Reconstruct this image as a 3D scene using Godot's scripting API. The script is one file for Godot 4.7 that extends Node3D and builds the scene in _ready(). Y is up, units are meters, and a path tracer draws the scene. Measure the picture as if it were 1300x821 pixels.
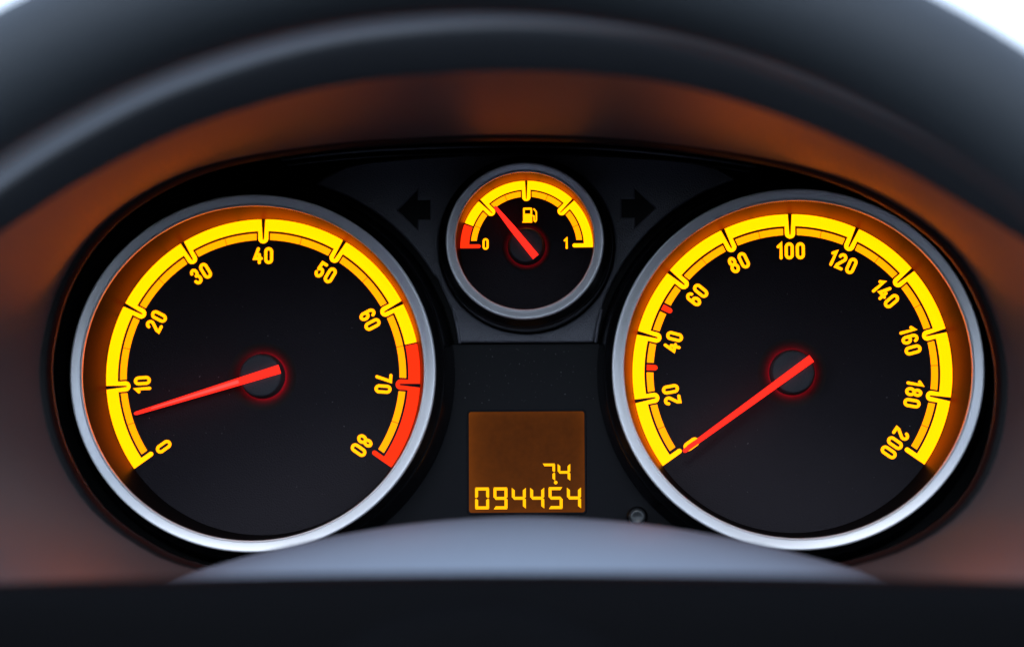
extends Node3D
# A lit car instrument cluster seen past the steering wheel. Lengths below are in millimetres; MM turns them into metres.
const MM := 0.001
const LAMP := 8.0             # brightness of the lamps behind the scales

var M := {}
var rng := RandomNumberGenerator.new()
var used := {}

func _ready() -> void:
	rng.seed = 7
	# ---- camera
	var cam := Camera3D.new()
	cam.name = "camera"
	add_child(cam)
	var attr := CameraAttributesPhysical.new()
	attr.frustum_focal_length = 85.46
	attr.frustum_focus_distance = 0.637
	attr.exposure_aperture = 5.6
	attr.frustum_near = 0.02
	attr.frustum_far = 200.0
	cam.attributes = attr
	cam.position = Vector3(0.02147, -0.03661, 0.620)
	cam.basis = Basis(Vector3.UP, 0.0396) * Basis(Vector3.RIGHT, 0.0793) * Basis(Vector3.BACK, -0.0047)
	cam.fov = 15.987
	cam.near = 0.02
	cam.far = 200.0
	cam.current = true
	# ---- daylight
	var env := Environment.new()
	var sky := Sky.new()
	var sm := ProceduralSkyMaterial.new()
	sm.sky_top_color = Color(0.80, 0.88, 1.0)
	sm.sky_horizon_color = Color(0.86, 0.93, 1.0)
	sm.sky_curve = 0.2
	sm.ground_bottom_color = Color(0.08, 0.085, 0.10)
	sm.ground_horizon_color = Color(0.2, 0.21, 0.24)
	sm.sky_energy_multiplier = 1.6
	sky.sky_material = sm
	env.background_mode = Environment.BG_SKY
	env.sky = sky
	env.tonemap_mode = Environment.TONE_MAPPER_LINEAR
	env.tonemap_exposure = 1.0
	env.sdfgi_enabled = true
	env.ssao_enabled = true
	env.ssil_enabled = true
	var we := WorldEnvironment.new()
	we.name = "world_environment"
	we.environment = env
	add_child(we)
	var sun := DirectionalLight3D.new()
	sun.name = "daylight"
	sun.light_color = Color(0.94, 0.97, 1.0)
	sun.light_energy = 0.42
	sun.light_angular_distance = 18.0
	sun.shadow_enabled = true
	sun.rotation_degrees = Vector3(-33, -7, 0)
	add_child(sun)

	materials()
	hood()
	instrument_panel()
	tachometer()
	speedometer()
	fuel_gauge()
	trip_display()
	reset_button()
	column_cover()
	steering_wheel()
	dust()

# ------------------------------------------------------------------ helpers
func noise_tex(freq: float, seed_: int, normal: bool, size := 256, strength := 4.0) -> NoiseTexture2D:
	var n := FastNoiseLite.new()
	n.noise_type = FastNoiseLite.TYPE_SIMPLEX_SMOOTH
	n.seed = seed_
	n.frequency = freq
	n.fractal_octaves = 3
	var t := NoiseTexture2D.new()
	t.width = size
	t.height = size
	t.seamless = true
	t.noise = n
	if normal:
		t.as_normal_map = true
		t.bump_strength = strength
	return t

func ramp_tex(freq: float, seed_: int, lo: float, hi: float, size := 256) -> NoiseTexture2D:
	var t := noise_tex(freq, seed_, false, size)
	var g := Gradient.new()
	g.set_color(0, Color(lo, lo, lo))
	g.set_color(1, Color(hi, hi, hi))
	t.color_ramp = g
	return t

func lin(r: float, g: float, b: float) -> Color:
	return Color(r, g, b).linear_to_srgb()

func plastic(called: String, c: Color, rough: float, grain_scale := 0.0, grain := 0.3, spec := 0.5) -> StandardMaterial3D:
	var m := StandardMaterial3D.new()
	m.resource_name = called
	m.albedo_color = c
	m.roughness = rough
	m.metallic_specular = spec
	if grain_scale > 0.0:
		m.normal_enabled = true
		m.normal_texture = M.grain_map
		m.normal_scale = grain
		m.uv1_triplanar = true
		m.uv1_scale = Vector3.ONE * grain_scale
	return m

func glow(called: String, e: Color, energy: float, base := Color(0.05, 0.04, 0.02)) -> StandardMaterial3D:
	var m := StandardMaterial3D.new()
	m.resource_name = called
	m.albedo_color = base
	m.roughness = 0.5
	m.metallic_specular = 0.15
	m.emission_enabled = true
	m.emission = e
	m.emission_energy_multiplier = energy
	return m

func materials() -> void:
	M.grain_map = noise_tex(0.16, 3, true, 256, 5.0)
	M.soft_map = noise_tex(0.03, 5, true, 256, 3.0)
	M.hood = plastic("hood soft plastic", lin(0.058, 0.058, 0.061), 0.52, 28.0, 0.16, 0.55)
	M.lip = plastic("hood lip plastic", lin(0.020, 0.022, 0.026), 0.50, 28.0, 0.16, 0.35)
	M.rim = plastic("wheel leather", lin(0.034, 0.039, 0.045), 0.55, 22.0, 0.35, 0.3)
	M.hub = plastic("wheel pad plastic", lin(0.0025, 0.0025, 0.003), 0.62, 22.0, 0.3, 0.1)
	M.cover = plastic("column cover plastic", lin(0.195, 0.222, 0.268), 0.6, 22.0, 0.2, 0.12)
	M.panel = plastic("panel matt black", lin(0.15, 0.15, 0.175), 0.5, 40.0, 0.35, 0.5)
	M.back = plastic("panel deep black", lin(0.004, 0.004, 0.005), 0.5, 0.0, 0.0, 0.3)
	M.window = plastic("display window", lin(0.004, 0.004, 0.0065), 0.35, 40.0, 0.03, 0.2)
	M.collar = plastic("collar gloss black", lin(0.004, 0.004, 0.005), 0.25, 0.0, 0.0, 0.55)
	M.wall = plastic("shroud gloss black", lin(0.006, 0.005, 0.005), 0.42, 40.0, 0.02, 0.068)
	M.dial = plastic("dial matt black", lin(0.027, 0.023, 0.028), 0.6, 40.0, 0.25, 0.2)
	M.cap = plastic("needle cap", lin(0.06, 0.06, 0.07), 0.42, 40.0, 0.15, 0.3)
	M.knob = plastic("smoked button", lin(0.03, 0.033, 0.036), 0.3, 0.0, 0.0, 0.45)
	M.recess = plastic("hub recess", lin(0.03, 0.025, 0.025), 0.6, 0.0, 0.0, 0.2)
	var b := StandardMaterial3D.new()
	b.resource_name = "satin silver"
	b.albedo_color = lin(0.90, 0.90, 0.93)
	b.metallic = 0.38
	b.roughness = 0.42
	b.normal_enabled = true
	b.normal_texture = M.grain_map
	b.normal_scale = 0.06
	b.uv1_triplanar = true
	b.uv1_scale = Vector3.ONE * 60.0
	M.bezel = b
	var p := StandardMaterial3D.new()
	p.resource_name = "polished silver"
	p.albedo_color = lin(0.85, 0.80, 0.80)
	p.metallic = 0.4
	p.roughness = 0.4
	M.polished = p
	# back-lit print: what the eye sees is yellow because the lamp behind is a strong amber
	M.band = glow("lit amber scale", lin(1.0, 0.325, 0.0), 2.7)
	M.seg = glow("lit amber segment", lin(1.0, 0.25, 0.0), 2.1)
	M.numeral = glow("lit amber numeral", lin(1.0, 0.30, 0.0), 2.45)
	M.red = glow("lit red scale", lin(1.0, 0.028, 0.004), 1.35, Color(0.3, 0.02, 0.01))
	M.needle = glow("lit red needle", lin(1.0, 0.02, 0.011), 1.7, Color(0.5, 0.03, 0.02))
	M.core = glow("lit needle core", lin(1.0, 0.06, 0.05), 1.7)
	M.halo = glow("red light ring", lin(1.0, 0.008, 0.03), 16.0)
	M.halo_faint = glow("faint red light ring", lin(1.0, 0.008, 0.03), 5.0)
	M.lcd_seg = glow("lit display segment", lin(1.0, 0.41, 0.0), 1.6)

func numbered(called: String, parent: Node) -> String:
	var key := str(parent.get_instance_id()) + called
	var n: int = used.get(key, 0)
	used[key] = n + 1
	return called if n == 0 else "%s_%03d" % [called, n]

func thing(called: String, label: String, category: String, at: Vector3, group := "") -> Node3D:
	var o := Node3D.new()
	o.name = numbered(called, self)
	add_child(o, true)
	o.position = at * MM
	o.set_meta("label", label)
	o.set_meta("category", category)
	if group != "":
		o.set_meta("group", group)
	return o

func part(called: String, mesh: Mesh, m: Material, parent: Node, label := "") -> MeshInstance3D:
	var o := MeshInstance3D.new()
	o.name = numbered(called, parent)
	o.mesh = mesh
	o.material_override = m
	parent.add_child(o, true)
	if label != "":
		o.set_meta("label", label)
	return o

func begin() -> SurfaceTool:
	var st := SurfaceTool.new()
	st.begin(Mesh.PRIMITIVE_TRIANGLES)
	return st

# one triangle with a given normal; points in mm; wound so that it faces along n
func tri(st: SurfaceTool, a: Vector3, b: Vector3, c: Vector3, n: Vector3) -> void:
	if (b - a).cross(c - a).dot(n) > 0.0:
		var k := b
		b = c
		c = k
	for v in [a, b, c]:
		st.set_normal(n)
		st.add_vertex(v * MM)

func quad(st: SurfaceTool, a: Vector3, b: Vector3, c: Vector3, d: Vector3, n: Vector3) -> void:
	tri(st, a, b, c, n)
	tri(st, a, c, d, n)

# a grid of points (rows of equal length) as one smooth skin; flip turns it inside out
func skin(rows: Array, closed: bool, flip := false) -> ArrayMesh:
	var st := begin()
	st.set_smooth_group(0)
	var nr := rows.size()
	var nc: int = rows[0].size()
	var normals := []
	for i in nr:
		var line := []
		for j in nc:
			var ja := (j + nc - 1) % nc if closed else maxi(j - 1, 0)
			var jb := (j + 1) % nc if closed else mini(j + 1, nc - 1)
			var u: Vector3 = rows[i][jb] - rows[i][ja]
			var v: Vector3 = rows[mini(i + 1, nr - 1)][j] - rows[maxi(i - 1, 0)][j]
			var n := u.cross(v).normalized()
			line.append(-n if flip else n)
		normals.append(line)
	for i in nr - 1:
		for j in (nc if closed else nc - 1):
			var k := (j + 1) % nc
			var ids := [[i, j], [i, k], [i + 1, k], [i, j], [i + 1, k], [i + 1, j]]
			if not flip:
				ids = [[i, j], [i + 1, k], [i, k], [i, j], [i + 1, j], [i + 1, k]]
			for q in ids:
				st.set_normal(normals[q[0]][q[1]])
				st.add_vertex(rows[q[0]][q[1]] * MM)
	return st.commit()

# turned shape: profile points (radius, z, height over width); walked so that the outside lies to the left
func lathe(profile: Array, flip := false, n := 144) -> ArrayMesh:
	var rows := []
	for p in profile:
		var line := []
		for k in n:
			var t := TAU * k / n
			line.append(Vector3(p[0] * cos(t), p[0] * sin(t) * (p[2] if p.size() > 2 else 1.0), p[1]))
		rows.append(line)
	return skin(rows, true, flip)

# flat fill of an outline with holes, cut into upright strips
func fill(st: SurfaceTool, outlines: Array, z: float, dz := 0.0) -> void:
	var xs := []
	for o in outlines:
		for p in o:
			xs.append(snappedf(p.x, 0.0001))
	xs.sort()
	var last := -1e9
	var cuts := []
	for x in xs:
		if x - last > 0.0004:
			cuts.append(x)
			last = x
	for i in cuts.size() - 1:
		var x0: float = cuts[i]
		var x1: float = cuts[i + 1]
		var xm := (x0 + x1) * 0.5
		var hits := []
		for o in outlines:
			var cnt: int = o.size()
			for k in cnt:
				var a: Vector2 = o[k]
				var b: Vector2 = o[(k + 1) % cnt]
				if (a.x < xm) != (b.x < xm):
					var s := (b.y - a.y) / (b.x - a.x)
					hits.append([a.y + s * (xm - a.x), a.y + s * (x0 - a.x), a.y + s * (x1 - a.x)])
		hits.sort_custom(func(p, q): return p[0] < q[0])
		for k in range(0, hits.size() - 1, 2):
			var lo = hits[k]
			var hi = hits[k + 1]
			quad(st, Vector3(x0, lo[1], z), Vector3(x1, lo[2], z), Vector3(x1, hi[2], z), Vector3(x0, hi[1], z), Vector3.BACK)

func area(o: PackedVector2Array) -> float:
	var s := 0.0
	for k in o.size():
		s += o[k].cross(o[(k + 1) % o.size()])
	return s * 0.5

# outline moved inwards (material side) by d; outlines anticlockwise outside, clockwise holes
func inset(o: PackedVector2Array, d: float) -> PackedVector2Array:
	var r := PackedVector2Array()
	var n := o.size()
	for k in n:
		var a := (o[k] - o[(k + n - 1) % n]).normalized()
		var b := (o[(k + 1) % n] - o[k]).normalized()
		var na := Vector2(-a.y, a.x)
		var nb := Vector2(-b.y, b.x)
		var m := (na + nb)
		if m.length() < 0.1:
			m = na
		m = m.normalized()
		r.append(o[k] + m * (d / maxf(m.dot(na), 0.45)))
	return r

# a plate with bevelled upper edges, its outline and holes cut straight through
func plate(outline: PackedVector2Array, holes: Array, z_top: float, z_low: float, bevel: float) -> ArrayMesh:
	var st := begin()
	var loops := []
	var o := outline.duplicate()
	if area(o) < 0.0:
		o.reverse()
	loops.append(o)
	for h in holes:
		var c: PackedVector2Array = h.duplicate()
		if area(c) > 0.0:
			c.reverse()
		loops.append(c)
	var tops := []
	for l in loops:
		var t := inset(l, bevel)
		tops.append(t)
		for k in l.size():
			var j: int = (k + 1) % int(l.size())
			var e: Vector2 = (l[j] - l[k]).normalized()
			var out := Vector3(e.y, -e.x, 0)
			quad(st, Vector3(t[k].x, t[k].y, z_top), Vector3(t[j].x, t[j].y, z_top), Vector3(l[j].x, l[j].y, z_top - bevel), Vector3(l[k].x, l[k].y, z_top - bevel), (out + Vector3.BACK).normalized())
			quad(st, Vector3(l[k].x, l[k].y, z_top - bevel), Vector3(l[j].x, l[j].y, z_top - bevel), Vector3(l[j].x, l[j].y, z_low), Vector3(l[k].x, l[k].y, z_low), out)
	fill(st, tops, z_top)
	return st.commit()

func circle(c: Vector2, r: float, n := 96, e := 1.0) -> PackedVector2Array:
	var o := PackedVector2Array()
	for k in n:
		o.append(c + Vector2(cos(TAU * k / n) * r, sin(TAU * k / n) * r * e))
	return o

func sector(r0: float, r1: float, a0: float, a1: float, step := 0.02) -> PackedVector2Array:
	var n := maxi(2, int(ceil(absf(a1 - a0) / step)))
	var o := PackedVector2Array()
	for k in n + 1:
		o.append(Vector2.from_angle(lerpf(a0, a1, float(k) / n)) * r1)
	for k in n + 1:
		o.append(Vector2.from_angle(lerpf(a1, a0, float(k) / n)) * r0)
	return o

func flat(polys: Array, z: float) -> ArrayMesh:
	var st := begin()
	for p in polys:
		fill(st, [p], z)
	return st.commit()

func biggest(polys: Array) -> PackedVector2Array:
	var best := PackedVector2Array()
	for p in polys:
		if best.is_empty() or absf(area(p)) > absf(area(best)):
			best = p
	return best

# a ribbon along a path, with round ends unless it is closed
func ribbon(st: SurfaceTool, pts: PackedVector2Array, w: float, closed: bool, z: float) -> void:
	var n := pts.size()
	var L := []
	var R := []
	for k in n:
		var a := (pts[k] - pts[(k + n - 1) % n]).normalized() if closed or k > 0 else (pts[1] - pts[0]).normalized()
		var b := (pts[(k + 1) % n] - pts[k]).normalized() if closed or k < n - 1 else a
		var t := a + b
		t = t.normalized() if t.length() > 0.05 else a
		var nn := Vector2(-t.y, t.x)
		var s := w * 0.5 / maxf(nn.dot(Vector2(-a.y, a.x)), 0.5)
		L.append(pts[k] + nn * s)
		R.append(pts[k] - nn * s)
	for k in (n if closed else n - 1):
		var j := (k + 1) % n
		quad(st, _v(L[k], z), _v(R[k], z), _v(R[j], z), _v(L[j], z), Vector3.BACK)
	if not closed:
		for end in 2:
			var c: Vector2 = pts[0] if end == 0 else pts[n - 1]
			var l: Vector2 = (L[0] if end == 0 else R[n - 1]) - c
			for k in 8:
				tri(st, _v(c, z), _v(c + l.rotated(PI * k / 8), z), _v(c + l.rotated(PI * (k + 1) / 8), z), Vector3.BACK)

func _v(p: Vector2, z: float) -> Vector3:
	return Vector3(p.x, p.y, z)

func arc(c: Vector2, rx: float, ry: float, d0: float, d1: float, n := 14) -> PackedVector2Array:
	var o := PackedVector2Array()
	for k in n + 1:
		var t := deg_to_rad(lerpf(d0, d1, float(k) / n))
		o.append(c + Vector2(cos(t) * rx, sin(t) * ry))
	return o

# rounded narrow figures: strokes in a box 0.36 wide and 0.1 to 0.9 high; each entry is [points, closed]
func figure(ch: String) -> Array:
	match ch:
		"0":
			var o := arc(Vector2(.17, .72), .17, .18, 0, 180)
			o.append_array(arc(Vector2(.17, .28), .17, .18, 180, 360))
			return [[o, true]]
		"1":
			return [[PackedVector2Array([Vector2(.06, .74), Vector2(.22, .9), Vector2(.22, .1)]), false]]
		"2":
			var o := arc(Vector2(.17, .72), .165, .18, 170, -28)
			o.append_array(PackedVector2Array([Vector2(.03, .24), Vector2(.01, .1), Vector2(.34, .1)]))
			return [[o, false]]
		"3":
			var o := arc(Vector2(.165, .71), .15, .19, 165, -85)
			var q := arc(Vector2(.165, .31), .17, .21, 85, -165)
			return [[o, false], [q, false]]
		"4":
			return [[PackedVector2Array([Vector2(.2, .9), Vector2(-.01, .34), Vector2(.37, .34)]), false], [PackedVector2Array([Vector2(.26, .56), Vector2(.26, .1)]), false]]
		"5":
			var o := PackedVector2Array([Vector2(.31, .9), Vector2(.05, .9), Vector2(.025, .5)])
			var q := arc(Vector2(.165, .33), .17, .23, 140, -165)
			return [[o, false], [q, false]]
		"6":
			var o := arc(Vector2(.17, .71), .165, .19, 20, 180)
			o.append(Vector2(.005, .33))
			var q := arc(Vector2(.17, .31), .165, .21, 0, 345, 24)
			return [[o, false], [q, true]]
		"7":
			return [[PackedVector2Array([Vector2(.0, .9), Vector2(.34, .9), Vector2(.12, .1)]), false]]
		"8":
			return [[arc(Vector2(.17, .71), .145, .19, 0, 345, 23), true], [arc(Vector2(.17, .31), .17, .21, 0, 345, 23), true]]
	return []

func number_mesh(text: String, h: float, stroke: float, at: Vector2, turn: float, z: float) -> ArrayMesh:
	var st := begin()
	var pitch := 0.635
	var total := 0.0
	var xs := []
	for c in text:
		xs.append(total)
		total += pitch * (0.82 if c == "1" else 1.0)
	var mid: float = (xs[xs.size() - 1] + 0.34) * 0.5
	var lift := 0.0
	for i in text.length():
		for s in figure(text[i]):
			var pts := PackedVector2Array()
			for p in s[0]:
				pts.append(at + (Vector2(p.x + xs[i] - mid, p.y - 0.5) * h).rotated(turn))
			ribbon(st, pts, stroke, s[1], z + lift)
			lift += 0.012
	return st.commit()

# ------------------------------------------------------------------ gauges
# sizes of a scale, as shares of its outer radius
const BIG := {"r": 44.2, "band": .925, "seg1": .911, "seg0": .8685, "tick": .846, "tick_w": 2.9, "slot": .874, "slot_w": 1.2, "gap": .46, "split": .16}
const SMALL := {"r": 18.44, "band": .866, "seg1": .843, "seg0": .758, "tick": .692, "tick_w": 2.35, "slot": .735, "slot_w": .74, "gap": .36, "split": .14}

func local(th: float, u: float, v: float) -> Vector2:
	return Vector2(u, v).rotated(th)

# one piece of the lit outer band between two angles; each end is a tick of the scale ("tick"), the end of the scale ("end") or a plain cut ("cut")
func band_piece(k: Dictionary, a0: float, a1: float, e0: String, e1: String) -> PackedVector2Array:
	var r: float = k.r
	var hw: float = k.tick_w * 0.5
	var lo := a0
	var hi := a1
	if e0 == "cut": lo += 0.20 / r
	if e1 == "cut": hi -= 0.20 / r
	if e0 == "end": lo -= 0.30 / r
	if e1 == "end": hi += 0.30 / r
	var p := sector(k.band * r, r, lo, hi, 0.012)
	for side in 2:
		var kind := e0 if side == 0 else e1
		var th := a0 if side == 0 else a1
		var s := 1.0 if side == 0 else -1.0
		if kind == "cut":
			continue
		var t := PackedVector2Array()
		if kind == "tick":
			var rc: float = k.tick * r + hw
			t.append(local(th, r * .985, 0))
			t.append(local(th, r * .985, hw * s))
			for q in 9:
				var f := PI * 0.5 * q / 8
				t.append(local(th, rc - sin(f) * hw, cos(f) * hw * s))
		else:
			var w := hw * 0.46
			var c := (w - 0.30) * s
			var rc: float = k.tick * r + w
			t.append(local(th, r * .97, c - w * s))
			t.append(local(th, r * .97, c + w * s))
			for q in 11:
				var f := PI * q / 10
				t.append(local(th, rc - sin(f) * w, c + cos(f) * w * s))
		p = biggest(Geometry2D.merge_polygons(p, t))
		if kind == "tick":
			var so: float = k.slot_w * 0.5
			var wedge := PackedVector2Array([local(th, r * 1.02, -so * s), local(th, r * 1.02, so * s), local(th, k.slot * r, so * .34 * s), local(th, k.slot * r - 0.25, 0), local(th, k.slot * r, -so * .34 * s)])
			p = biggest(Geometry2D.clip_polygons(p, wedge))
	return p

func seg_piece(k: Dictionary, a0: float, a1: float, g0: float, g1: float) -> PackedVector2Array:
	var r: float = k.r
	# straight gaps: cut the ends parallel to the tick
	var p := sector(k.seg0 * r, k.seg1 * r, a0, a1, 0.012)
	for side in 2:
		var th := a0 if side == 0 else a1
		var g := g0 if side == 0 else g1
		var s := 1.0 if side == 0 else -1.0
		var cut := PackedVector2Array([local(th, 0, -3 * s), local(th, r * 1.1, -3 * s), local(th, r * 1.1, g * s), local(th, 0, g * s)])
		p = biggest(Geometry2D.clip_polygons(p, cut))
	return p

# the cup of a gauge: silver bezel, black collar, glossy inner wall
func gauge_cup(g: Node3D, rb: float, w: float, e: float, depth: float, rd: float) -> void:
	var s := rb / 50.0
	var ri := rb - w
	var z := depth              # local z of the bezel plane, the dial lies at 0
	part("bezel", lathe([
		[rb - .9, z - 3.0, e], [rb - .15, z - 2.2, e], [rb, z - 1.3, e], [rb - .04, z - .5, e], [rb - .16, z - .15, e], [rb - .38, z, e], [rb - .7, z - .06, e],
		[rb - w * .5, z - .42, e], [ri + .62, z - .86, e], [ri + .5, z - .95, e], [ri + .5, z - 2.4, e]]), M.bezel, g)
	part("bezel_lip", lathe([[ri + .56, z - 1.1, e], [ri + .52, z - .72, e], [ri + .42, z - .57, e], [ri + .28, z - .52, e], [ri + .14, z - .58, e], [ri + .03, z - .74, e], [ri, z - 1.1, e], [ri, z - 2.6, e]]), M.polished, g)
	var er := (rd + .25) / (ri - .1)
	part("inner_wall", lathe([[ri - .02, z - 1.9, e], [ri - .1, z - 2.2, e], [lerpf(ri, rd, .5), z * .5, lerpf(e, 1.0, .5)], [rd + .0, -.1, 1.0]]), M.wall, g)
	var ec := lerpf(e, 1.0, .5)
	part("collar", lathe([
		[rb + 4.6 * lerpf(s, 1.0, .4), -6.0, ec], [rb + 3.9 * lerpf(s, 1.0, .4), z - 15.0 if z > 18 else 1.5, ec], [rb + 2.3, z - 5.2, e], [rb + 2.0, z - 4.7, e], [rb + 1.7, z - 4.75, e], [rb + .2, z - 2.4, e], [rb - .5, z - 2.0, e]]), M.collar, g)

func hub_and_needle(g: Node3D, cap_r: float, cap_z: float, angle: float, reach: float, tail: float, w_tip: float, w_tail: float, core := false) -> void:
	var spread := 1.0 if cap_r > 5.0 else .55
	# a recess in the dial holds a ring of red light under the cap
	part("hub_recess", lathe([[cap_r * .55, -2.7], [cap_r - .1, -2.6], [cap_r + .3, -1.6], [cap_r + .3 + .9 * spread, -.95], [cap_r + .3 + 1.7 * spread, -.48], [cap_r + .3 + 2.5 * spread, -.17], [cap_r + .3 + 3.2 * spread, .015], [cap_r + .3 + 3.4 * spread, .02]], true, 72), M.recess, g)
	part("light_ring", lathe([[cap_r * .9, -2.1], [cap_r * .9, -1.1]], true, 72), M.halo if cap_r > 5.0 else M.halo_faint, g)
	var cap := part("needle_cap", lathe([[cap_r + .45, -.4], [cap_r + .5, .4], [cap_r + .3, 1.0], [cap_r + .05, cap_z - .7], [cap_r - .12, cap_z - .25], [cap_r - .5, cap_z], [cap_r * .5, cap_z + .12], [.01, cap_z + .15]], false, 72), M.cap, g)
	# needle: a tapered bar with a roof-shaped top
	var st := begin()
	var d := Vector2.from_angle(angle)
	var nrm := Vector2(-d.y, d.x)
	var z0 := cap_z + .25
	var secs := [[-tail, w_tail, .0], [cap_r + 1.0, lerpf(w_tail, w_tip, .25), 0.0], [reach - .5, w_tip, 0.0], [reach, w_tip * .55, 0.0]]
	var rows := []
	for q in secs:
		var c: Vector2 = d * q[0]
		var h: float = q[1] * .5
		rows.append([_v(c - nrm * h, z0), _v(c - nrm * h, z0 + .55), _v(c - nrm * h * .62, z0 + .85), _v(c + nrm * h * .62, z0 + .85), _v(c + nrm * h, z0 + .55), _v(c + nrm * h, z0)])
	for i in rows.size() - 1:
		for j in 6:
			var k := (j + 1) % 6
			var a: Vector3 = rows[i][j]
			var b: Vector3 = rows[i][k]
			var c2: Vector3 = rows[i + 1][k]
			var d2: Vector3 = rows[i + 1][j]
			var mid := (a + b + c2 + d2) * .25
			var ax := _v(d * d.dot(Vector2(mid.x, mid.y)), z0 + .4)
			var n := (b - a).cross(d2 - a).normalized()
			if n.dot(mid - ax) < 0.0:
				n = -n
			quad(st, a, b, c2, d2, n)
	for e in 2:
		var row = rows[0] if e == 0 else rows[rows.size() - 1]
		var n := _v(-d if e == 0 else d, 0)
		for j in range(1, 5):
			tri(st, row[0], row[j], row[j + 1], n)
	var bar := part("needle", st.commit(), M.needle, g)
	if core:
		# the stretch of the bar that carries the light out from the hub is paler
		st = begin()
		var a0 := d * (cap_r + .2)
		var a1 := d * (reach - 5.0)
		var h0 := nrm * w_tail * .2
		var h1 := nrm * w_tip * .16
		quad(st, _v(a0 - h0, z0 + .90), _v(a0 + h0, z0 + .90), _v(a1 + h1, z0 + .90), _v(a1 - h1, z0 + .90), Vector3.BACK)
		part("lit_core", st.commit(), M.core, bar)

# the lamps behind a lit scale: flat lights along its band, just in front of it
func scale_lamps(g: Node3D, r: float, width: float, a0: float, a1: float, n: int, bright: float, c: Color) -> void:
	var step := (a1 - a0) / n
	for i in n:
		var th := a0 + step * (i + .5)
		var l := AreaLight3D.new()
		l.name = numbered("scale_lamp", g)
		l.area_size = Vector2(width, absf(step) * r * 1.0) * MM
		l.light_color = c
		l.light_energy = bright * l.area_size.x * l.area_size.y / PI
		l.area_normalize_energy = true
		l.area_range = 2.0
		l.shadow_enabled = true
		g.add_child(l, true)
		l.transform = Transform3D(Basis(Vector3.BACK, th) * Basis(Vector3.UP, PI), _v(Vector2.from_angle(th) * r, .3) * MM)

func tachometer() -> void:
	var g := thing("tachometer", "large left dial numbered 0 to 80 with a red zone on its right side", "gauge", Vector3(-73.8, 0, -20.05), "round gauges with silver rims")
	gauge_cup(g, 50.0, 3.3, .974, 20.05, 44.2)
	part("dial_face", lathe([[9.35, 0], [20, 0], [44.9, 0]], true), M.dial, g)
	hub_and_needle(g, 5.85, 5.2, deg_to_rad(196.7), 36.5, 5.8, .95, 2.45, true)
	var a := func(v: float) -> float: return deg_to_rad(215.0 - 250.0 * v / 80.0)
	var z := .08
	var half: float = BIG.tick_w * .5 + BIG.gap
	for i in 8:
		var lo: float = a.call(i * 10.0 + 10)
		var hi: float = a.call(i * 10.0)
		var mid: float = a.call(i * 10.0 + 5)
		var e_hi := "end" if i == 0 else "tick"
		var e_lo := "end" if i == 7 else "tick"
		if i == 6:
			part("scale_band", flat([band_piece(BIG, mid, hi, "cut", "tick")], z), M.band, g)
			part("scale_band", flat([band_piece(BIG, lo, mid, "tick", "cut")], z), M.red, g, "red scale band")
		else:
			part("scale_band", flat([band_piece(BIG, lo, hi, e_lo, e_hi)], z), M.red if i == 7 else M.band, g, "red scale band" if i == 7 else "")
		var g_hi := half if i > 0 else half * .95
		var g_lo := half if i < 7 else half * .95
		part("scale_segment", flat([seg_piece(BIG, mid, hi, BIG.split * .5, g_hi)], z), M.seg, g)
		part("scale_segment", flat([seg_piece(BIG, lo, mid, g_lo, BIG.split * .5)], z), M.seg, g)
	scale_lamps(g, 42.5, 3.0, a.call(65.0), a.call(0.0), 7, LAMP, lin(1.0, .075, 0.0))
	scale_lamps(g, 42.5, 3.0, a.call(80.0), a.call(65.0), 2, LAMP * .4, lin(1.0, .03, 0.0))
	for i in 9:
		var th: float = a.call(i * 10.0)
		part("numeral", number_mesh(str(i * 10), 4.85, .88, Vector2.from_angle(th) * 44.2 * .768, th - PI / 2, z), M.numeral, g)

func speedometer() -> void:
	var g := thing("speedometer", "large right dial numbered 0 to 200 with its needle resting on zero", "gauge", Vector3(73.8, 0, -20.05), "round gauges with silver rims")
	gauge_cup(g, 50.0, 3.3, .974, 20.05, 44.2)
	part("dial_face", lathe([[9.35, 0], [20, 0], [44.9, 0]], true), M.dial, g)
	hub_and_needle(g, 5.85, 5.2, deg_to_rad(215.6), 37.5, 6.1, 1.25, 2.2)
	var a := func(v: float) -> float: return deg_to_rad(215.0 - 250.0 * v / 200.0)
	var z := .08
	var half: float = BIG.tick_w * .5 + BIG.gap
	for i in 10:
		var lo: float = a.call(i * 20.0 + 20)
		var hi: float = a.call(i * 20.0)
		var mid: float = a.call(i * 20.0 + 10)
		part("scale_band", flat([band_piece(BIG, lo, hi, "end" if i == 9 else "tick", "end" if i == 0 else "tick")], z), M.band, g)
		var marked := i == 1 or i == 2
		var gm: float = 1.35 if marked else BIG.split * .5
		part("scale_segment", flat([seg_piece(BIG, mid, hi, gm, half)], z), M.seg, g)
		part("scale_segment", flat([seg_piece(BIG, lo, mid, half, gm)], z), M.seg, g)
		if marked:
			var w := .82
			var r: float = BIG.r
			var o := PackedVector2Array([local(mid, BIG.seg1 * r, -w), local(mid, BIG.seg1 * r, w)])
			for q in 9:
				var f := PI * q / 8
				o.append(local(mid, r * .842 + w - sin(f) * w, cos(f) * w * .92))
			part("red_mark", flat([o], z), M.red, g, "short red speed mark")
	scale_lamps(g, 42.5, 3.0, a.call(200.0), a.call(0.0), 9, LAMP, lin(1.0, .075, 0.0))
	for i in 11:
		var th: float = a.call(i * 20.0)
		part("numeral", number_mesh(str(i * 20), 4.85, .88, Vector2.from_angle(th) * 44.2 * (.768 if i > 0 and i < 10 else .775), th - PI / 2, z), M.numeral, g)

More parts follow.
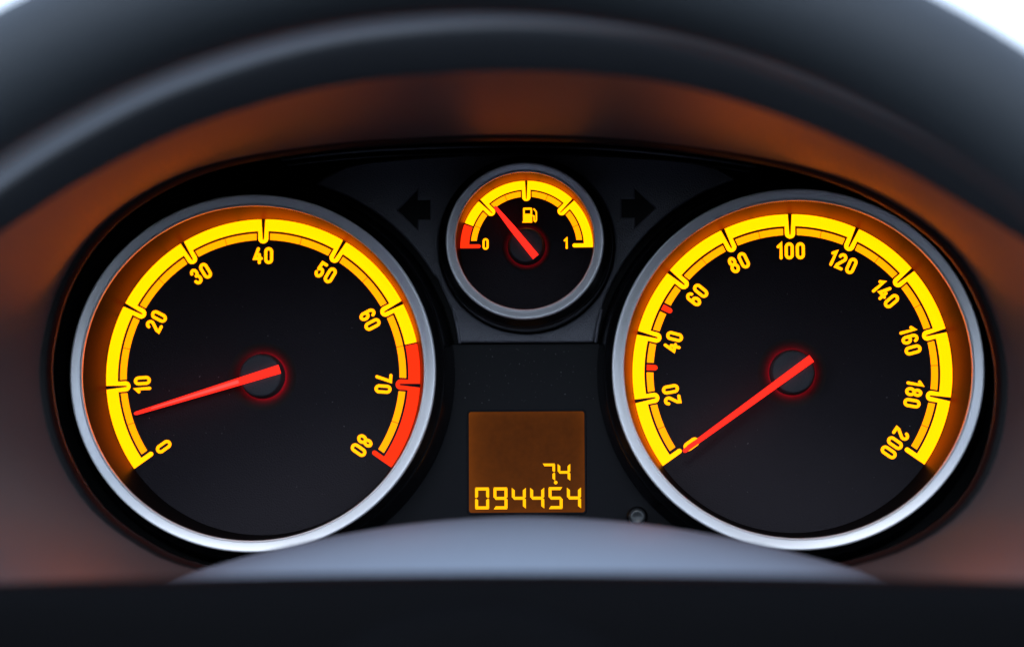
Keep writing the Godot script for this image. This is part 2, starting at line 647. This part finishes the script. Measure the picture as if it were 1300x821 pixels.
func fuel_gauge() -> void:
	var g := thing("fuel_gauge", "small round fuel dial with pump symbol between the two large dials", "gauge", Vector3(.44, 35.28, -15.5), "round gauges with silver rims")
	gauge_cup(g, 21.53, 2.72, .9965, 15.5, 18.44)
	part("dial_face", lathe([[6.7, 0], [12, 0], [18.9, 0]], true), M.dial, g)
	hub_and_needle(g, 4.75, 4.2, deg_to_rad(128.7), 13.7, 4.3, .9, 2.0)
	var z := .08
	var half: float = SMALL.tick_w * .5 + SMALL.gap
	for i in 4:
		var lo := PI * (1.0 - (i + 1) / 4.0)
		var hi := PI * (1.0 - i / 4.0)
		var mid := (lo + hi) * .5
		var e_hi := "end" if i == 0 else "tick"
		var e_lo := "end" if i == 3 else "tick"
		if i == 0:
			var cut := deg_to_rad(159.0)
			part("scale_band", flat([band_piece(SMALL, lo, cut, "tick", "cut")], z), M.band, g)
			part("scale_band", flat([band_piece(SMALL, cut, hi, "cut", "end")], z), M.red, g, "red scale band")
		else:
			part("scale_band", flat([band_piece(SMALL, lo, hi, e_lo, e_hi)], z), M.band, g)
		var g_hi := half if i > 0 else 1.75
		var g_lo := half if i < 3 else 1.75
		part("scale_segment", flat([seg_piece(SMALL, mid, hi, SMALL.split * .5, g_hi)], z), M.seg, g)
		part("scale_segment", flat([seg_piece(SMALL, lo, mid, g_lo, SMALL.split * .5)], z), M.seg, g)
	scale_lamps(g, 17.2, 2.3, 0.0, deg_to_rad(159.0), 4, LAMP, lin(1.0, .075, 0.0))
	part("numeral", number_mesh("0", 3.3, .6, Vector2(-11.4, .85), 0, z), M.numeral, g)
	part("numeral", number_mesh("1", 3.3, .6, Vector2(11.0, .85), 0, z), M.numeral, g)
	# pump symbol
	var c := Vector2(.62, 8.75)
	var body := PackedVector2Array([c + Vector2(-1.75, -2.05), c + Vector2(1.0, -2.05), c + Vector2(1.0, 1.9), c + Vector2(.8, 2.15), c + Vector2(-1.3, 2.15), c + Vector2(-1.55, 1.9), c + Vector2(-1.55, -1.6), c + Vector2(-1.75, -1.7)])
	var glass := PackedVector2Array([c + Vector2(-1.05, .45), c + Vector2(.5, .45), c + Vector2(.5, 1.55), c + Vector2(-1.05, 1.55)])
	var st := begin()
	fill(st, [body, glass], z)
	ribbon(st, PackedVector2Array([c + Vector2(1.15, -.1), c + Vector2(1.5, -.2), c + Vector2(1.55, -1.5), c + Vector2(1.85, -1.75), c + Vector2(2.15, -1.4), c + Vector2(2.15, .9), c + Vector2(1.5, 1.75)]), .4, false, z + .01)
	part("pump_symbol", st.commit(), M.numeral, g)

# ------------------------------------------------------------------ panel and display
const RIM_X: Array[float] = [-132.9, -131.7, -128.1, -120.9, -110.5, -96.2, -80.7, -58.6, -36.5, -3.5, 29.4, 62.1, 83.7, 100.9, 115.8, 125.2, 129.5, 127.2, 119.8, 106.8, 88.5, 49.8, -4.1, -58.3, -91.1, -106.5, -119.8, -129.2]
const RIM_Y: Array[float] = [-0.4, 12.8, 24.9, 37.0, 46.9, 55.0, 59.7, 63.0, 64.8, 65.5, 63.8, 59.0, 53.5, 45.5, 33.7, 18.4, -0.1, -19.5, -34.5, -45.1, -51.9, -58.8, -60.8, -58.5, -52.1, -45.3, -34.4, -18.0]

func smooth_loop(xs: Array, ys: Array, n: int) -> PackedVector2Array:
	# the loop resampled at even angles round (0, 2)
	var c := Curve2D.new()
	var k := xs.size()
	for i in k + 1:
		var p := Vector2(xs[i % k], ys[i % k])
		var a := Vector2(xs[(i + k - 1) % k], ys[(i + k - 1) % k])
		var b := Vector2(xs[(i + 1) % k], ys[(i + 1) % k])
		var t := (b - a) / 6.0
		c.add_point(p, -t, t)
	var baked := c.tessellate_even_length(6, 1.0)
	var o := PackedVector2Array()
	for i in n:
		var d := Vector2.from_angle(TAU * i / n)
		var best := Vector2.ZERO
		for j in baked.size() - 1:
			var h = Geometry2D.segment_intersects_segment(Vector2(0, 2), Vector2(0, 2) + d * 400.0, baked[j], baked[j + 1])
			if h != null:
				best = h
				break
		if best == Vector2.ZERO and i > 0:
			best = o[i - 1]
		o.append(best)
	return o

func tube(path: Array, r: float, n := 10) -> ArrayMesh:
	var rows := []
	for i in path.size():
		var t: Vector3 = (path[mini(i + 1, path.size() - 1)] - path[maxi(i - 1, 0)]).normalized()
		var u := t.cross(Vector3.BACK).normalized()
		var v := u.cross(t).normalized()
		var line := []
		for k in n:
			line.append(path[i] + u * cos(TAU * k / n) * r + v * sin(TAU * k / n) * r)
		rows.append(line)
	return skin(rows, true, false)

func instrument_panel() -> void:
	var g := thing("instrument_cluster", "black moulded panel that holds the three round gauges and the display", "instrument panel", Vector3(0, 0, -22))
	var loop := smooth_loop(RIM_X, RIM_Y, 160)
	var wide := PackedVector2Array()
	for p in loop:
		wide.append(p * 1.05)
	part("backing", plate(wide, [], -.5, -3.0, .2), M.back, g)
	# raised upper part with the two arrows cut into it
	var top := PackedVector2Array([Vector2(-18.3, 8.8), Vector2(19.6, 8.6), Vector2(21.0, 17.0), Vector2(25.0, 27.0)])
	top.append_array(PackedVector2Array([Vector2(40, 40), Vector2(50, 48), Vector2(60.6, 51.8)]))
	top.append_array(PackedVector2Array([Vector2(57.2, 54.3), Vector2(53.3, 56.5), Vector2(46.8, 58.2), Vector2(38, 59.2), Vector2(29.3, 59.8), Vector2(18, 60.6), Vector2(7.5, 61.0), Vector2(-4, 61.1), Vector2(-14.4, 61.0), Vector2(-26, 60.5), Vector2(-36.4, 59.8), Vector2(-43, 59.2), Vector2(-49.6, 58.0), Vector2(-55.8, 55.2), Vector2(-59.6, 52.1)]))
	top.append_array(PackedVector2Array([Vector2(-50, 48), Vector2(-40, 40), Vector2(-24.5, 27), Vector2(-20.0, 17.0)]))
	for s in [-1.0, 1.0]:
		top = biggest(Geometry2D.clip_polygons(top, circle(Vector2(73.8 * s, .6), 55.6, 160, .985)))
	var arrow_l := PackedVector2Array([Vector2(-35.3, 45.7), Vector2(-29.8, 51.4), Vector2(-29.8, 48.5), Vector2(-26.3, 48.5), Vector2(-26.3, 43.1), Vector2(-29.8, 43.1), Vector2(-29.8, 40.2)])
	var arrow_r := PackedVector2Array([Vector2(36.2, 45.6), Vector2(30.6, 51.2), Vector2(30.6, 48.2), Vector2(26.9, 48.2), Vector2(26.9, 43.0), Vector2(30.6, 43.0), Vector2(30.6, 40.2)])
	part("warning_light_panel", plate(top, [circle(Vector2(.44, 35.4), 24.6), arrow_l, arrow_r], 8.0, 0, .38), M.panel, g)
	for o in [arrow_l, arrow_r]:
		part("turn_arrow", flat([inset(o if area(o) > 0 else _rev(o), -.2)], 7.0), M.back, g)
	# smooth lower part round the display
	var low := PackedVector2Array([Vector2(-40, 8.5), Vector2(-70, -56), Vector2(70, -56), Vector2(40, 8.5)])
	for s in [-1.0, 1.0]:
		low = biggest(Geometry2D.clip_polygons(low, circle(Vector2(73.8 * s, 0), 51.5, 160, .985)))
	part("display_window", plate(low, [], 4.0, 0, .2), M.window, g)
	# thin lip that runs along the top edge
	for q in [[2.2, 7.5, .42], [4.1, 6.0, .3]]:
		var path := []
		for i in range(18, 63):
			var p: Vector2 = loop[i]
			path.append(_v(p - (p - Vector2(0, 2)).normalized() * q[0], q[1]))
		part("edge_lip", tube(path, q[2]), M.panel, g)
	# upright ribs beside the lower end of the raised part
	for s in [-1.0, 1.0]:
		var x := -18.2 if s < 0 else 19.5
		part("rib", tube([Vector3(x + s * 1.6, 17.5, 7.7), Vector3(x + s * .7, 13.5, 8.0), Vector3(x, 9.2, 8.0), Vector3(x, 8.7, 7.0)], .45), M.panel, g)

func _rev(o: PackedVector2Array) -> PackedVector2Array:
	var r := o.duplicate()
	r.reverse()
	return r

func rounded(x0: float, y0: float, x1: float, y1: float, r: float) -> PackedVector2Array:
	var o := PackedVector2Array()
	for q in [[x1 - r, y1 - r, 0], [x0 + r, y1 - r, 90], [x0 + r, y0 + r, 180], [x1 - r, y0 + r, 270]]:
		o.append_array(arc(Vector2(q[0], q[1]), r, r, q[2], q[2] + 90, 6))
	return o

func trip_display() -> void:
	var g := thing("trip_display", "square amber display between the large dials reading 7.4 over 094454", "display", Vector3(0, -24.3, -18))
	var x0 := -15.95
	var x1 := 16.15
	var y0 := -14.0
	var y1 := 13.9
	# the lamp behind the screen is strongest along its left side and edges
	var im := Image.create(160, 140, false, Image.FORMAT_RGBF)
	var n := FastNoiseLite.new()
	n.seed = 11
	n.frequency = 0.03
	for y in 140:
		for x in 160:
			var u := x / 159.0
			var v := y / 139.0
			var edge := exp(-u * 11.0) * .9 + exp(-(1.0 - u) * 22.0) * .5 + exp(-v * 22.0) * .55 + exp(-(1.0 - v) * 14.0) * .45
			var b := .030 + .040 * edge + .014 * v + .006 * n.get_noise_2d(x, y) + .006 * n.get_noise_2d(x * 3.0, y * 3.0 + 400.0)
			im.set_pixel(x, y, Color(b * 1.75, b * .40, b * .02))
	var m := StandardMaterial3D.new()
	m.resource_name = "lit display screen"
	m.albedo_color = lin(.012, .006, .003)
	m.roughness = .35
	m.metallic_specular = .1
	m.emission_enabled = true
	m.emission = Color.WHITE
	m.emission_operator = BaseMaterial3D.EMISSION_OP_MULTIPLY
	m.emission_texture = ImageTexture.create_from_image(im)
	m.emission_energy_multiplier = 1.0
	m.texture_repeat = false
	var st := begin()
	var o := rounded(x0, y0, x1, y1, .75)
	var c := Vector2((x0 + x1) * .5, (y0 + y1) * .5)
	for k in o.size():
		var tri_pts := [c, o[(k + 1) % o.size()], o[k]]
		for p in tri_pts:
			st.set_normal(Vector3.BACK)
			st.set_uv(Vector2((p.x - x0) / (x1 - x0), (y1 - p.y) / (y1 - y0)))
			st.add_vertex(_v(p, .32) * MM)
	part("screen", st.commit(), m, g)
	part("frame", plate(rounded(x0 - .5, y0 - .5, x1 + .5, y1 + .5, 1.2), [rounded(x0 + .02, y0 + .02, x1 - .02, y1 - .02, .73)], .5, 0, .12), M.window, g)
	var segs := {"0": "abcdef", "7": "abc", "4": "fgbc", "9": "abcdfg", "5": "afgcd"}
	var rows := [["094454", -14.25, -7.0, 5.085, 3.9, 6.05, .84], ["74", 4.45, -.5, 4.2, 3.5, 4.9, .74]]
	for r in rows:
		for i in String(r[0]).length():
			var ch: String = r[0][i]
			var d := Node3D.new()
			d.name = numbered("digit", g)
			g.add_child(d, true)
			d.position = Vector3(r[1] + r[3] * i, r[2], .36) * MM
			for s in segs[ch]:
				part("segment", flat([segment(s, r[4], r[5], r[6])], 0), M.lcd_seg, d)
	part("decimal_point", flat([circle(Vector2(8.1, -5.75), .5, 16)], .36), M.lcd_seg, g)

# one bar of a seven-bar figure whose upper left corner is at the origin
func segment(s: String, w: float, h: float, t: float) -> PackedVector2Array:
	var g := .07
	var m := h * .5
	match s:
		"a": return PackedVector2Array([Vector2(g, -.0), Vector2(w - g, 0), Vector2(w - t * .75, -t), Vector2(t * .75, -t)])
		"d": return PackedVector2Array([Vector2(g, -h), Vector2(w - g, -h), Vector2(w - t * .75, -h + t), Vector2(t * .75, -h + t)])
		"g": return PackedVector2Array([Vector2(t * .35, -m), Vector2(t * .8, -m + t * .5), Vector2(w - t * .8, -m + t * .5), Vector2(w - t * .35, -m), Vector2(w - t * .8, -m - t * .5), Vector2(t * .8, -m - t * .5)])
		"f": return PackedVector2Array([Vector2(0, -t * .2), Vector2(t, -t * 1.0), Vector2(t, -m + t * .55), Vector2(t * .35, -m + g), Vector2(0, -m + t * .35)])
		"b": return PackedVector2Array([Vector2(w, -t * .2), Vector2(w - t, -t * 1.0), Vector2(w - t, -m + t * .55), Vector2(w - t * .35, -m + g), Vector2(w, -m + t * .35)])
		"e": return PackedVector2Array([Vector2(0, -h + t * .2), Vector2(t, -h + t), Vector2(t, -m - t * .55), Vector2(t * .35, -m - g), Vector2(0, -m - t * .35)])
	return PackedVector2Array([Vector2(w, -h + t * .2), Vector2(w - t, -h + t), Vector2(w - t, -m - t * .55), Vector2(w - t * .35, -m - g), Vector2(w, -m - t * .35)])

func reset_button() -> void:
	var g := thing("reset_button", "small dark round push button beside the lower left of the speedometer", "button", Vector3(30.4, -39.6, -18))
	part("stem", lathe([[2.9, 0], [2.9, 8.0], [2.6, 8.6], [2.2, 8.8]], false, 48), M.collar, g)
	part("knob", lathe([[2.25, 8.0], [2.3, 10.2], [2.1, 11.0], [1.7, 11.5], [1.2, 11.3], [.6, 11.15], [.01, 11.1]], false, 48), M.knob, g)

# ------------------------------------------------------------------ surroundings
func hood() -> void:
	var g := thing("instrument_hood", "dark moulded hood that arches over and round the gauges", "dashboard hood", Vector3(0, 0, 0))
	var n := 160
	var a := smooth_loop(RIM_X, RIM_Y, n)
	var lx := [1.4, -16.5, -34.4, -52.3, -73.8, -95.0, -114.0, -133.0, -147.0, -151.0, -144.0, -127.0, -112.0, -95.0, -60.0, 0.0, 60.0, 96.0, 112.0, 127.0, 143.0, 150.0, 146.0, 132.0, 113.0, 91.0, 72.0, 54.5, 36.9, 19.1]
	var ly := [61.5, 61.0, 59.4, 55.7, 48.8, 38.5, 26.5, 13.5, -2.0, -20.0, -37.0, -50.5, -57.0, -61.5, -65.0, -66.0, -65.0, -61.5, -57.0, -51.0, -38.0, -20.0, -3.0, 11.0, 23.5, 37.0, 46.3, 53.2, 58.2, 60.6]
	var l := smooth_loop(lx, ly, n)
	# the mouth of the black trim ring round the gauges, nearer to the driver than the panel
	var mouth := PackedVector2Array()
	for p in a:
		mouth.append(Vector2(21.5, -36.6) + (p - Vector2(21.5, -36.6)) * .937)
	var rows := []
	for q in [[0.0, -22.0], [.5, 0.0], [1.0, 22.0], [1.012, 24.0], [1.03, 25.0]]:
		var line := []
		for i in n:
			line.append(_v(a[i].lerp(mouth[i], q[0] if q[0] <= 1.0 else 1.0) * (1.0 if q[0] <= 1.0 else q[0]), q[1]))
		rows.append(line)
	part("trim_ring", skin(rows, true, false), M.back, g)
	rows = []
	for k in 13:
		var t := k / 12.0
		var line := []
		for i in n:
			line.append(_v((mouth[i] * 1.02).lerp(l[i], pow(t, 1.1)), lerpf(23.5, 106.0, t)))
		rows.append(line)
	part("hood_lining", skin(rows, true, false), M.hood, g)
	rows = []
	for q in [[0.0, 106.0], [1.2, 107.6], [3.2, 109.4], [5.6, 111.2], [7.8, 112.5], [9.4, 112.6], [10.6, 111.4], [11.8, 109.4], [13.2, 107.2], [15.5, 105.6], [20.0, 104.6], [26.0, 102.5], [30.0, 98.0], [32.0, 86.0], [33.0, 40.0], [33.0, -40.0]]:
		var line := []
		for i in n:
			line.append(_v(l[i] + (l[i] - Vector2(0, 2)).normalized() * q[0], q[1]))
		rows.append(line)
	part("hood_lip", skin(rows, true, false), M.lip, g)

func column_cover() -> void:
	var g := thing("steering_column_cover", "smooth grey rounded cover rising below the gauges at the bottom", "column cover", Vector3(0, -60, 60))
	var prof := [[-60.0, -3.0], [-35.0, -.8], [-15.0, .1], [0.0, -.4], [14.0, -1.7], [26.0, -3.5], [36.0, -5.8], [44.0, -8.6], [50.0, -12.0], [54.5, -16.5], [57.0, -23.0], [57.0, -40.0]]
	var rows := []
	for p in prof:
		var line := []
		for k in 61:
			var x := lerpf(-130.0, 130.0, k / 60.0)
			var xx := x - 1.0
			line.append(Vector3(x, 20.8 + p[1] - 13.3 * pow(absf(xx) / 82.0, 1.9), p[0]))
		rows.append(line)
	part("cover_shell", skin(rows, false, false), M.cover, g)

func steering_wheel() -> void:
	var c := Vector3(-4.4, -106.2, 190)
	var g := thing("steering_wheel", "black steering wheel close in front with its rim crossing the top", "steering wheel", c)
	var rows := []
	var n := 180
	for i in n + 1:
		var th := TAU * i / n
		var line := []
		for k in 48:
			var f := TAU * k / 48      # 0 points outwards, 90 degrees towards the driver
			var rr := 174.9 + cos(f) * 12.6
			line.append(Vector3(cos(th) * rr, sin(th) * rr, sin(f) * 13.5))
		rows.append(line)
	part("rim", skin(rows, true, false), M.rim, g)
	# spokes and pad lie at the bottom edge of the view
	for s in [-1.0, 1.0]:
		var bars := []
		for i in 13:
			var x: float = lerpf(0.0, 170.0, i / 12.0) * s
			var line := []
			for k in 28:
				var f := TAU * k / 28
				var cy := pow(absf(cos(f)), .55) * signf(cos(f))
				var drop := -2.4 * pow(x / 117.0, 2.0)
				var sz := pow(absf(sin(f)), .55) * signf(sin(f))
				line.append(Vector3(x, 25.6 + drop + cy * 30.2, -50.0 + sz * 14.0 + cy * -4.0))
			bars.append(line)
		part("spoke", skin(bars, true, s < 0), M.hub, g)
	part("hub_pad", lathe([[52, -68], [52, -46], [50, -38], [44, -33], [32, -30], [16, -28], [.01, -27.5]], false, 96), M.hub, g)

# specks of dust that lie on the dial faces and the panel
func dust() -> void:
	var st := begin()
	for k in 5:
		tri(st, Vector3.ZERO, _v(Vector2.from_angle(TAU * k / 5), 0), _v(Vector2.from_angle(TAU * (k + 1) / 5), 0), Vector3.BACK)
	var mm := MultiMesh.new()
	mm.transform_format = MultiMesh.TRANSFORM_3D
	mm.mesh = st.commit()
	var spots := []
	for i in 260:
		var p := Vector3.ZERO
		var pick := rng.randf()
		if pick < .38 or pick > .62:
			var r := sqrt(rng.randf()) * 38.0
			var t := rng.randf() * TAU
			if r < 10.5:
				continue
			p = Vector3((-73.8 if pick < .38 else 73.8) + cos(t) * r, sin(t) * r, -19.9)
		else:
			p = Vector3(rng.randf_range(-20, 20), rng.randf_range(-8, 7), -17.95)
		spots.append(p)
	mm.instance_count = spots.size()
	for i in spots.size():
		var size := .05 + .10 * pow(rng.randf(), 4.0)
		var b := Basis(Vector3.BACK, rng.randf() * TAU) * Basis.from_scale(Vector3(size * (1.0 + rng.randf() * 1.4), size, size))
		mm.set_instance_transform(i, Transform3D(b, spots[i] * MM))
	var o := MultiMeshInstance3D.new()
	o.name = "dust"
	o.multimesh = mm
	o.material_override = plastic("dust", lin(.16, .15, .15), .9)
	add_child(o, true)
	o.set_meta("kind", "stuff")
	o.set_meta("label", "tiny pale dust specks scattered on the dark dial faces and panel")
	o.set_meta("category", "dust")
